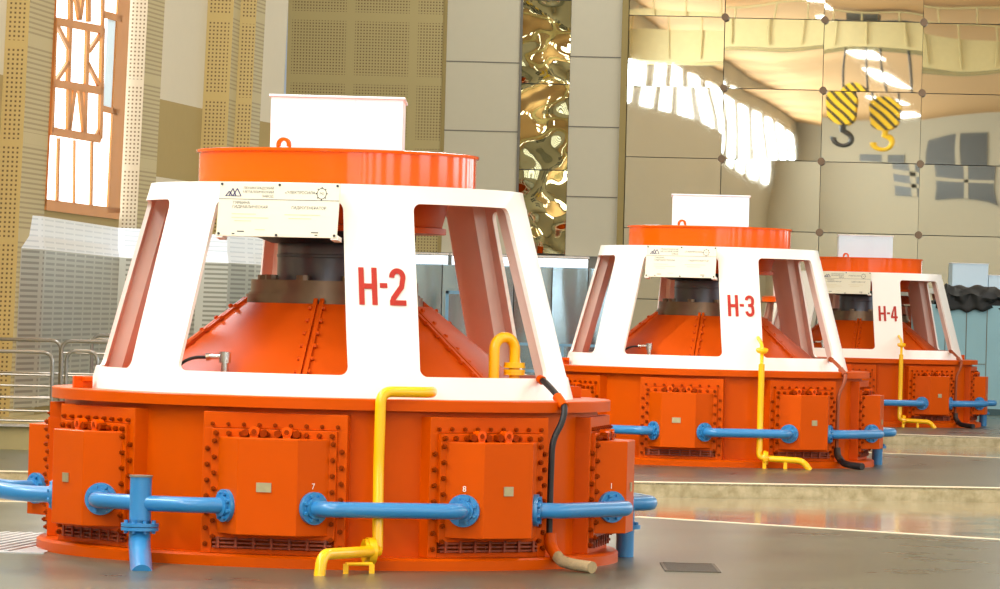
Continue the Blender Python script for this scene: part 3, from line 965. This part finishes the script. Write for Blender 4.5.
# nearer stretch of the left wall, outside the frame, with its tall windows
def hallX(Y): return WX(-260, 46.5, 4) + .0517 * (Y - 46.5)
ml = MB()
wins_l = []
Y = -58.0
ml_z0, ml_z1 = 9.0, 12.0
ys = []
y = -55.0
while y < 46:
    ys.append((y, y + 4.2)); y += 7.2
prev = -60.0
def seg(y0, y1, z0, z1):
    ml.quad((hallX(y0), y0, z0), (hallX(y1), y1, z0), (hallX(y1), y1, z1), (hallX(y0), y0, z1))
for (y0, y1) in ys:
    y1 = min(y1, 46.0)
    seg(prev, y0, 0, TOPZ); seg(y0, y1, 0, ml_z0); seg(y0, y1, ml_z1, TOPZ); prev = y1
seg(prev, 46.5, 0, TOPZ)
struct(ml.build('wall_left', HALLW, smooth=False))

# cream panel seams on the left wall
# window frame (structure) built as bars in the plane of the window bay
(wa, wb) = WIN
def wpt(s, z, off=0.0):
    """s 0..1 along the window bay, off = towards the room"""
    Yv = wa[1] + (wb[1] - wa[1]) * s
    xa, xb = WX(wa[0], wa[1], z), WX(wb[0], wb[1], z)
    p = V((xa + (xb - xa) * s, Yv, z))
    n = V(((wb[1] - wa[1]), -(xb - xa), 0)).normalized()
    return p + n * off
def pxz(px, py):
    """picture position -> (s, z) on the window plane"""
    lo, hi = 0.0, 1.0
    d = ray(px, py)
    for _ in range(40):
        s = (lo + hi) / 2
        Yv = wa[1] + (wb[1] - wa[1]) * s
        p = V((0, 0, CAMH)) + d * (Yv / d.y)
        q = wpt(s, p.z)
        if q.x < p.x: lo = s
        else: hi = s
    return s, p.z
def B(mb, x0, y0, x1, y1, w, dep=(0, .025)):
    """bar between two points of the window, w in hundredths of the bay's apparent width"""
    d = V((x1 - x0, y1 - y0)).normalized(); n = V((-d.y, d.x)) * w / 2
    c = [pxz(x0 + n.x, y0 + n.y), pxz(x1 + n.x, y1 + n.y), pxz(x1 - n.x, y1 - n.y), pxz(x0 - n.x, y0 - n.y)]
    vs = [wpt(s_, z_, dep[0]) for s_, z_ in c] + [wpt(s_, z_, dep[1]) for s_, z_ in c]
    mb.add(vs, [(3, 2, 1, 0), (4, 5, 6, 7), (0, 1, 5, 4), (1, 2, 6, 5), (2, 3, 7, 6), (3, 0, 4, 7)])
gl = MB()
zs = pxz(83, 214)[1]
gl.quad(wpt(0, zs, -.02), wpt(1, zs, -.02), wpt(1, 11.5, -.02), wpt(0, 11.5, -.02))
win = struct(gl.build('window_1', DAY, smooth=False))
fm_ = MB()
B(fm_, 40, 204.5, 118, 214, 11); B(fm_, 125.5, -60, 112, 213, 12); B(fm_, 52.5, -60, 43, 206, 1.6)
B(fm_, 103, -60, 100, 112, 2.6); B(fm_, 102, 14, 121, 19, 7); B(fm_, 100, 108, 118, 113, 6)
D2_ = (0, .04)
B(fm_, 52.5, 21, 101.5, 30, 8, D2_); B(fm_, 50.5, 83, 101, 91, 8, D2_); B(fm_, 49, 131, 98.5, 139, 8, D2_)
B(fm_, 53.5, 21, 50, 132, 2.2, D2_); B(fm_, 101, 28, 98.5, 139, 3.0, D2_)
for q in ((68.5, 22, 66.5, 86), (86.5, 24, 84.5, 89), (56, 26, 67, 48), (67, 62, 54, 82), (99.5, 34, 87, 52), (85.5, 62, 99, 88),
          (70, -30, 78, 20), (85, -30, 78, 20), (73, 88, 67, 134), (78, 88, 83, 136), (69, -60, 69, 20), (87, -60, 87, 22), (67.5, 88, 66.8, 134), (84, 90, 83, 136)):
    B(fm_, *q, 3.3, (0, .035))
for q in ((54, 128, 60, 134), (94, 138, 98, 130)): B(fm_, *q, 3)
B(fm_, 57.5, 138, 56, 203, 2.0); B(fm_, 91, 142, 90, 208, 2.0); B(fm_, 73.5, 140, 73, 205, 1.2)
fr = fm_.build('window_frame', WOOD, win, smooth=False)
pn = MB()
s0, z0 = pxz(103, 107); s1, z1 = pxz(117, 20)
pn.quad(wpt(s0, z0, .0), wpt(s1, z0, .0), wpt(s1, z1, .0), wpt(s0, z1, .0))
pn.build('frosted_pane', DAYB, win, smooth=False)

# metal louvre wainscot below the window, its sloping cap coloured paler for window sheen
wn = MB(); cp = MB()
WZ1, WZ0, OUT = 2.36, .37, .06
wpl = [(26, 56.0), (52, 57.1), (127, 64.2), (150, 64.6), (164, 65.2), (205, 67.8), (236, 68.2), (262, 69.5), (283, 71.1)]
def wq(mbx, a, b, z0, z1, o0, o1, mi=0):
    P = []
    for (pa, Ya), z, o in ((a, z0, o0), (b, z0, o0), (b, z1, o1), (a, z1, o1)):
        P.append(V((WX(pa, Ya, z) + o, Ya - .3, z)))
    L = (P[1] - P[0]).length
    mbx.quad(*P, mi, [(0, z0), (L, z0), (L, z1), (0, z1)])
for a, b in zip(wpl[:-1], wpl[1:]):
    wq(wn, a, b, WZ0, WZ1, OUT, OUT); wq(cp, a, b, WZ1, 2.52, OUT, .03); wq(cp, a, b, 2.52, 2.78, .03, .02)
struct(wn.build('trim_5', SLATM, smooth=False)); struct(cp.build('trim_6', SLATC, smooth=False))

# plinth with a metal edge
pe = MB()
pts = [V((WX(-260, 46, 0) - 1, 51.6, 0)), V((X_at(150, 51.6), 51.6, 0)), V((X_at(290, 88), 88, 0)), V((WX(285, 90, 0) - 2, 88, 0)), V((WX(-60, 51, 0) - 3, 60, 0))]
n = len(pts); zt = at(15, 426, 51.6).z
pe.add([tuple(p) for p in pts] + [(p.x, p.y, zt) for p in pts], [tuple(range(n)), tuple(range(n, 2 * n))] + [(i, (i + 1) % n, n + (i + 1) % n, n + i) for i in range(n)])
struct(pe.build('trim_7', PLINTH, smooth=False))
me_ = MB(); me_.box(((pts[0].x + pts[1].x) / 2, 51.58, zt + .01), (pts[1].x - pts[0].x, .1, .03)); struct(me_.build('trim_8', CHROME, smooth=False))

RAILM = paint('steel_railing', (150, 150, 146), .3, metal=.9)
# railings on the plinth
def railing(label, pxL, pxR, ytop, Y, rails, roundL, roundR, grp='steel railings by the left wall'):
    base = at((pxL + pxR) / 2, 400, Y)
    t = thing('railing', label, 'railing', (base.x, Y, zt), grp)
    xl = X_at(pxL, Y, 380) - base.x; xr = X_at(pxR, Y, 380) - base.x
    zh = at((pxL + pxR) / 2, ytop, Y).z - zt
    mb = MB(); mb.tube(bend([V((xl, 0, 0)), V((xl, 0, zh)), V((xr, 0, zh)), V((xr, 0, 0))], .13, 8), .022, 10)
    mb.build('hoop', RAILM, t)
    for yy in rails:
        z = at((pxL + pxR) / 2, yy, Y).z - zt
        mb = MB(); mb.tube([V((xl, 0, z)), V((xr, 0, z))], .013, 8); mb.build('rail', RAILM, t)
    return t
railing('nearest steel hoop railing at the left edge, on the beige plinth', -60, 52, 351, 52.4, (374, 385, 397, 410, 420), 1, 1)
railing('steel hoop railing just behind the nearest one, with a taller rounded corner', -60, 60, 339, 55.0, (372, 396), 1, 1)
railing('wide steel hoop railing to the right, close to the white frame of H-2', 61, 160, 342, 54.0, (354, 377), 1, 1)
railing('small steel hoop seen through the wide railing', 66, 97, 351, 52.6, (374, 392), 1, 1)
railing('farthest steel hoop railing, its top just left of the white frame leg', 91, 170, 336, 57.0, (340,), 1, 1)

# ------------------------------------------------------------------ back wall
YB = 90.0
be = MB(); UV_ = lambda L, z0, z1: [(0, z0), (L, z0), (L, z1), (0, z1)]
def bx_(px): return X_at(px, YB, 130)
def bquad(mbx, pa, pb, z0, z1, mi, dy=0.0):
    xa, xb = bx_(pa), bx_(pb)
    mbx.quad((xa, YB + dy, z0), (xb, YB + dy, z0), (xb, YB + dy, z1), (xa, YB + dy, z1), mi, UV_(xb - xa, z0, z1))
zlow = at(500, 254, YB).z
bquad(be, 285, 441, zlow, TOPZ, 1); bquad(be, 441, 444.5, zlow, TOPZ, 3, -.02)
bquad(be, 444.5, 517.5, zlow, TOPZ, 0); bquad(be, 517.5, 520, zlow, TOPZ, 2, -.03)
bquad(be, 568.5, 619, zlow, TOPZ, 0); bquad(be, 519.9, 568.6, zlow, TOPZ, 2, .1)
bquad(be, 619, 625.5, zlow, TOPZ, 3, -.08)
bquad(be, 270, 625.5, 0, zlow, 2, .05)
be.quad((bx_(624), YB + .15, 0), (34, YB + .15, 0), (34, YB + .15, TOPZ), (bx_(624), YB + .15, TOPZ), 2, UV_(1, 0, 1))
wb_ = struct(be.build('wall_back', [CREAM, PERF, GREYF, OCHRE], smooth=False))
# seams as thin grey strips on the cream panels
sm = MB()
def seam(pa, pb, py):
    z = at((pa + pb) / 2, py, YB).z; sm.box(((bx_(pa) + bx_(pb)) / 2, YB - .004, z), (bx_(pb) - bx_(pa), .008, .022))
for y in (-7, 62, 131, 200): seam(444.5, 517.5, y)
for y in (-14, 57, 127, 197): seam(568.5, 619, y)
sm.build('panel_seam', GREYF, wb_, smooth=False)
# rippled mirror column
def sheet(name, x0, x1, z0, z1, y, mat, parent, rz=0.0, rx=0.0, seg=1):
    mb = MB(); cx, cz = (x0 + x1) / 2, (z0 + z1) / 2
    mb.box((0, 0, 0), (x1 - x0, .012, z1 - z0))
    o = mb.build(name, mat, parent, smooth=False)
    o.location = (cx, y, cz); o.rotation_euler = (rx, 0, rz)
    return o
ztops = [at(545, q, YB).z for q in (254, 170, 84, 0, -90)]
for z0, z1 in zip(ztops[:-1], ztops[1:]):
    sheet('rippled_mirror_panel', bx_(520.2), bx_(568.2), z0 + .01, z1 - .01, YB - .02, MIRROR_C, wb_, random.uniform(-.02, .02), random.uniform(-.01, .01))
# mirrored field: 2.0 x 1.42 m polished sheets with round caps at the corners
gx = [625.5, 722, 821.5, 920.5, 1020, 1120]
gy = [302, 231, 160, 89, 18.5, -52, -123]
TILT = -.094
caps = MB()
for i in range(5):
    for j in range(6):
        x0, x1 = bx_(gx[i]), bx_(gx[i + 1])
        z0, z1 = at(760, gy[j], YB).z, at(760, gy[j + 1], YB).z
        sheet('mirror_panel', x0 + .008, x1 - .008, z0 + .008, z1 - .008, YB - .02, MIRROR, wb_, TILT + random.uniform(-.004, .004), random.uniform(-.003, .003))
for i in range(1, 5):
    for j in range(1, 6):
        x = bx_(gx[i]); z = at(760, gy[j], YB).z
        mb = MB(); mb.tube([V((x, YB + .02, z)), V((x, YB - .15, z))], .075, 16)
        mb.build('panel_cap', STEEL_B, wb_)
# lower mirrored field behind the machines and steel cladding at the left part
z302 = at(760, 302, YB).z
for i in range(5):
    sheet('mirror_panel', bx_(gx[i]) + .008, bx_(gx[i + 1]) - .008, .05, z302 - .008, YB - .02, MIRROR, wb_, TILT + random.uniform(-.005, .005), 0)
gxl = [286, 330, 372, 412, 446, 482, 518, 556, 592, 625]
for i in range(len(gxl) - 1):
    sheet('cladding_sheet', bx_(gxl[i]) + .01, bx_(gxl[i + 1]) - .01, .05, at(500, 266, YB).z, YB - .05, MIRROR_B, wb_, random.uniform(-.03, .03), random.uniform(-.01, .01))
# strip lamp along the cladding's top
for k, (pa, pb) in enumerate(((380, 448), (449, 517), (518, 588))):
    x0, x1 = X_at(pa, YB - .3), X_at(pb, YB - .3)
    z = at(500, 261.5, YB - .3).z
    t = thing('strip_lamp', ('glowing white strip lamp on the end wall behind the H number leg', 'glowing white strip lamp seen through the right opening of the H-2 frame',
              'glowing white strip lamp below the rippled mirror column')[k], 'lamp', ((x0 + x1) / 2, YB - .3, z), 'strip lamps along the end wall')
    mb = MB(); mb.box((0, .1, .12), (x1 - x0, .32, .04)); mb.build('lamp_housing', CHROME, t, smooth=False)
    mb = MB(); mb.tube([V((-(x1 - x0) / 2 + .03, -.02, 0)), V(((x1 - x0) / 2 - .03, -.02, 0))], .085, 12); mb.build('lamp_tube', TUBE, t)

# cabinet and guard rail at the end wall
c = at(461, 330, 86.5); t = thing('cabinet', 'tall pale blue glass-fronted cabinet at the end wall, seen through the H-2 frame', 'cabinet', (c.x, 86.5, 0))
zt2 = at(461, 291, 86.5).z; w = .62
mb = MB()
for s in (-1, 1): mb.box((s * (w / 2 - .03), 0, zt2 / 2), (.06, .4, zt2))
mb.box((0, 0, zt2 - .03), (w, .4, .06)); mb.box((0, 0, .9), (w, .4, .08)); mb.box((0, 0, .42), (w, .4, .84)); mb.box((0, .18, zt2 / 2), (w, .03, zt2))
mb.build('cabinet_body', CABB, t, smooth=False)
mb = MB(); mb.box((0, -.17, (zt2 + .9) / 2), (w - .12, .012, zt2 - 1.0)); mb.build('glass_door', MIRROR_B, t, smooth=False)
x0, x1 = X_at(468, 84), X_at(640, 84)
t = thing('guard_rail', 'pale grey-blue guard rail with many posts between H-2 and H-3', 'railing', ((x0 + x1) / 2, 84, 0))
zg = at(560, 345, 84).z
for z in (zg, zg - .5, .2):
    mb = MB(); mb.box((0, 0, z), (x1 - x0, .05, .05)); mb.build('rail', CABB, t, smooth=False)
k = 0; x = x0 + .1
while x < x1:
    mb = MB(); mb.box((x - (x0 + x1) / 2, 0, zg / 2), (.045, .045, zg)); mb.build('post', CABB, t, smooth=False); x += .42

# pale blue partition with black tarpaulin and boxes on its roof
YP = 86.0
zr = at(965, 305, YP).z
x0, x1 = X_at(925, YP), X_at(1100, YP)
t = thing('partition', 'pale blue panelled enclosure behind H-4 at the right edge', 'partition', ((x0 + x1) / 2, YP, 0))
mb = MB(); mb.box((0, 1.4, zr / 2 + .04), (x1 - x0, 2.8, zr - .08)); mb.build('panel_body', BLUEP, t, smooth=False)
mb = MB()
for px in (945, 966, 986.5, 1007): mb.box((X_at(px, YP, 340) - (x0 + x1) / 2, -.004, zr / 2), (.014, .01, zr * .95))
mb.box((X_at(976, YP) - (x0 + x1) / 2, -.004, at(976, 364, YP).z), (.4, .01, .014))
mb.build('panel_seam', GREYF, t, smooth=False)
mb = MB(); mb.box((0, -.02, .06), (x1 - x0, .06, .12)); mb.build('skirting', paint('dark_teal', (58, 92, 98), .5), t, smooth=False)
# tarpaulin: a crumpled sheet over the front edge of the roof
tp = MB(); nx, ny = 70, 16
xa, xb = X_at(936, YP - .1), X_at(1100, YP - .1)
from mathutils import noise
vs = []
for j in range(ny + 1):
    for i in range(nx + 1):
        u, v = i / nx, j / ny
        x = xa + (xb - xa) * u
        h = .60 * (noise.noise(V((x * 1.6, 3.1, .4))) * .5 + .75)
        edge = min(1, u * 14)
        # profile: hanging front flap, hump, back
        if v < .3: y = -.08 - .03 * sin(x * 9); z = zr - .10 + (v / .3) * (.10 + h * .5 * edge)
        elif v < .6:
            q = (v - .3) / .3; y = -.08 + q * .6; z = zr + h * (.5 + .5 * sin(q * pi / 2)) * edge
        else:
            q = (v - .6) / .4; y = .52 + q * .9; z = zr + h * edge * (1 - q) + .01
        nn = noise.noise(V((x * 4.5, y * 4 + 7, z * 5))) * .15
        vs.append((x, YP + y + nn, max(z + nn * .8, zr + .0 if v > .35 else 0)))
fs = [(j * (nx + 1) + i, j * (nx + 1) + i + 1, (j + 1) * (nx + 1) + i + 1, (j + 1) * (nx + 1) + i) for j in range(ny) for i in range(nx)]
tp.add(vs, fs)
o = tp.build('tarpaulin', TARP); tag(o, 'crumpled black tarpaulin draped over the top of the pale blue enclosure', 'tarpaulin')
so = o.modifiers.new('thick', 'SOLIDIFY'); so.thickness = .015
for (pa, pb, ya, dY, lab) in ((952, 988, 264, 1.8, 'pale blue box above the black tarpaulin, left of another box'), (988.5, 1016, 276, 1.8, 'pale blue box above the black tarpaulin, cut by the right edge of the picture')):
    Yq = YP + dY
    x0, x1 = X_at(pa, Yq, 275), X_at(pb, Yq, 275); z1 = at((pa + pb) / 2, ya, Yq).z
    t = thing('metal_box', lab, 'box', ((x0 + x1) / 2, Yq, zr))
    mb = MB(); mb.box((0, .3, (z1 - zr) / 2), (x1 - x0, .7, z1 - zr)); mb.build('box_body', BOXB, t, smooth=False, bevel=.01)
    mb = MB(); mb.box((0, .3, z1 - zr + .008), (x1 - x0 + .02, .72, .016)); mb.build('box_lid', BOXW, t, smooth=False)

# ------------------------------------------------------------------ rest of the hall (behind and beside the camera)
RXW = lambda Y: 17.0 + .0517 * Y
rw = MB()
prev = -60.0
def rseg(y0, y1, z0, z1): rw.quad((RXW(y0), y0, z0), (RXW(y1), y1, z0), (RXW(y1), y1, z1), (RXW(y0), y0, z1))
rys = []
y = -54.0
while y < 80: rys.append((y, y + 3.6)); y += 7.2
for (y0, y1) in rys:
    rseg(prev, y0, 0, TOPZ); rseg(y0, y1, 0, 3.2); rseg(y0, y1, 9.0, TOPZ); prev = y1
rseg(prev, 92, 0, TOPZ)
struct(rw.build('wall_right', HALLW, smooth=False))
fw = MB(); fw.quad((-20, -60, 0), (25, -60, 0), (25, -60, TOPZ), (-20, -60, TOPZ)); struct(fw.build('wall_front', HALLW, smooth=False))
ce = MB(); ce.quad((-20, -62, TOPZ), (36, -62, TOPZ), (36, 96, TOPZ), (-20, 96, TOPZ)); struct(ce.build('ceiling', CEIL, smooth=False))

# overhead crane hook blocks, seen in the polished wall
def stripes():
    m, nt, b = new_mat('yellow_black_stripes')
    tc = N(nt, 'ShaderNodeTexCoord'); sp = N(nt, 'ShaderNodeSeparateXYZ'); nt.links.new(tc.outputs['Object'], sp.inputs[0])
    q = mathn(nt, 'LESS_THAN', mathn(nt, 'FRACT', mathn(nt, 'MULTIPLY', mathn(nt, 'ADD', sp.outputs['X'], sp.outputs['Z']), 3.2)), .42)
    mx = N(nt, 'ShaderNodeMix', data_type='RGBA'); mx.inputs['A'].default_value = lin((250, 205, 20)); mx.inputs['B'].default_value = lin((30, 28, 24))
    nt.links.new(q, mx.inputs['Factor']); nt.links.new(mx.outputs['Result'], b.inputs['Base Color']); return m
STR = stripes(); YEL = paint('crane_yellow', (248, 200, 20), .4); HOOKB = paint('dark_hook_steel', (50, 48, 46), .4)
for k, (hx, hy, hz, hm) in enumerate(((-.75, 20.5, 9.6, HOOKB), (.5, 20, 9.45, YEL))):
    t = thing('crane_hook', ('striped crane hook block with a dark hook, reflected in the polished wall', 'striped crane hook block with a yellow hook, reflected in the polished wall')[k], 'crane hook', (hx, hy, hz))
    mb = MB()
    for yy in (-.28, .28):
        poly = arc(0, 0, .48, .5, 20, 160, 10) + arc(0, -.35, .42, .3, 200, 340, 8)
        mb.prism(poly, yy - .05, yy + .05)
    mb.build('side_cheek', STR, t, smooth=False)
    mb = MB(); mb.tube([V((0, -.24, .05)), V((0, .24, .05))], .40, 28); mb.build('sheave', YEL, t)
    mb = MB(); mb.tube([V((0, 0, -.4)), V((0, 0, -.85))] + [V((cx, 0, cz)) for cx, cz in [(-.02 + .30 * sin(R(q)), -1.15 + .30 * cos(R(q))) for q in range(20, 300, 20)]], .10, 12)
    mb.build('hook', hm, t)
    mb = MB()
    for yy in (-.15, .15): mb.tube([V((.38, yy, 0)), V((.38, yy, 12.3 - hz))], .02, 6); mb.tube([V((-.38, yy, 0)), V((-.38, yy, 12.3 - hz))], .02, 6)
    mb.build('hoist_rope', HOOKB, t)

t = thing('bridge_crane', 'pale overhead crane girder with a hand rail, reflected in the polished wall', 'crane', (3, 20, 11.2))
GIRD = paint('girder_cream', (206, 192, 140), .5)
mb = MB()
for yy in (-.9, 1.2): mb.box((0, yy, .55), (25, .45, 1.1))
mb.build('girder', GIRD, t, smooth=False)
mb = MB(); mb.box((-3, .15, 1.2), (3.2, 2.6, .2)); mb.box((-3.4, .15, 1.45), (1.2, 1.0, .4)); mb.build('trolley', paint('trolley_grey', (110, 108, 96), .5), t, smooth=False)
mb = MB()
for k in range(20): mb.tube([V((-12 + k * 1.25, 1.5, .1)), V((-12 + k * 1.25, 1.5, 1.65))], .035, 6)
mb.tube([V((-12.3, 1.5, 1.65)), V((12.3, 1.5, 1.65))], .04, 6)
mb.build('hand_rail', GIRD, t)
DARKP = paint('dark_window_pane', (74, 76, 74), .2)
for k, (xa, xb, za, zb) in enumerate(((-5.2, -1.6, 7.2, 11.8), (-8.6, -6.4, 8.6, 10.8), (.6, 4.2, 7.2, 11.8))):
    mb = MB(); mb.box(((xa + xb) / 2, -59.95, (za + zb) / 2), (xb - xa, .06, zb - za)); w_ = struct(mb.build(f'window_{k + 2}', DARKP, smooth=False))
    mb = MB(); mb.box(((xa + xb) / 2, -59.9, (za + zb) / 2), (.3, .1, zb - za))
    for q in (.33, .66): mb.box(((xa + xb) / 2, -59.9, za + (zb - za) * q), (xb - xa, .1, .25))
    mb.build('window_frame', HALLW, w_, smooth=False)
# ------------------------------------------------------------------ light: hall lamps and daylight in the window openings
def area(name, loc, rot, sx, sy, power, col=(1, 1, 1)):
    l = bpy.data.lights.new(name, 'AREA'); l.shape = 'RECTANGLE'; l.size = sx; l.size_y = sy; l.energy = power; l.color = col
    o = bpy.data.objects.new(name, l); COL.objects.link(o); o.location = loc; o.rotation_euler = rot
    return o
for (y0, y1) in ys:
    yc = (y0 + min(y1, 46)) / 2
    area('window_daylight', (hallX(yc) + .05, yc, (ml_z0 + ml_z1) / 2), (0, R(-90), R(-3)), ml_z1 - ml_z0, min(y1, 46) - y0, 3500, (.86, .94, 1))
for (y0, y1) in rys:
    yc = (y0 + y1) / 2
    area('window_daylight', (RXW(yc) - .05, yc, 6.1), (0, R(90), R(-3)), 5.8, y1 - y0, 950, (.90, .96, 1))
for yc in (-50, -36, -22, -10, 2, 14, 26, 38, 50, 62, 74, 85):
    for xc in (-3.2, 6.5):
        area('hall_lamp', (xc + .0517 * yc, yc, TOPZ - .3), (0, 0, 0), 1.2, 5.0, 800, (.97, .985, 1))
w = bpy.data.worlds.new('world'); sc.world = w; w.use_nodes = True
bg = w.node_tree.nodes['Background']; bg.inputs['Color'].default_value = (.85, .93, 1, 1); bg.inputs['Strength'].default_value = 1.0

sc.view_settings.view_transform = 'Standard'; sc.view_settings.look = 'None'
sc.view_settings.exposure = -1.28; sc.view_settings.gamma = 1; sc.view_settings.use_curve_mapping = False
sc.cycles.use_denoising = True
sc.cycles.max_bounces = 10; sc.cycles.diffuse_bounces = 5; sc.cycles.glossy_bounces = 6
sc.cycles.sample_clamp_indirect = 6
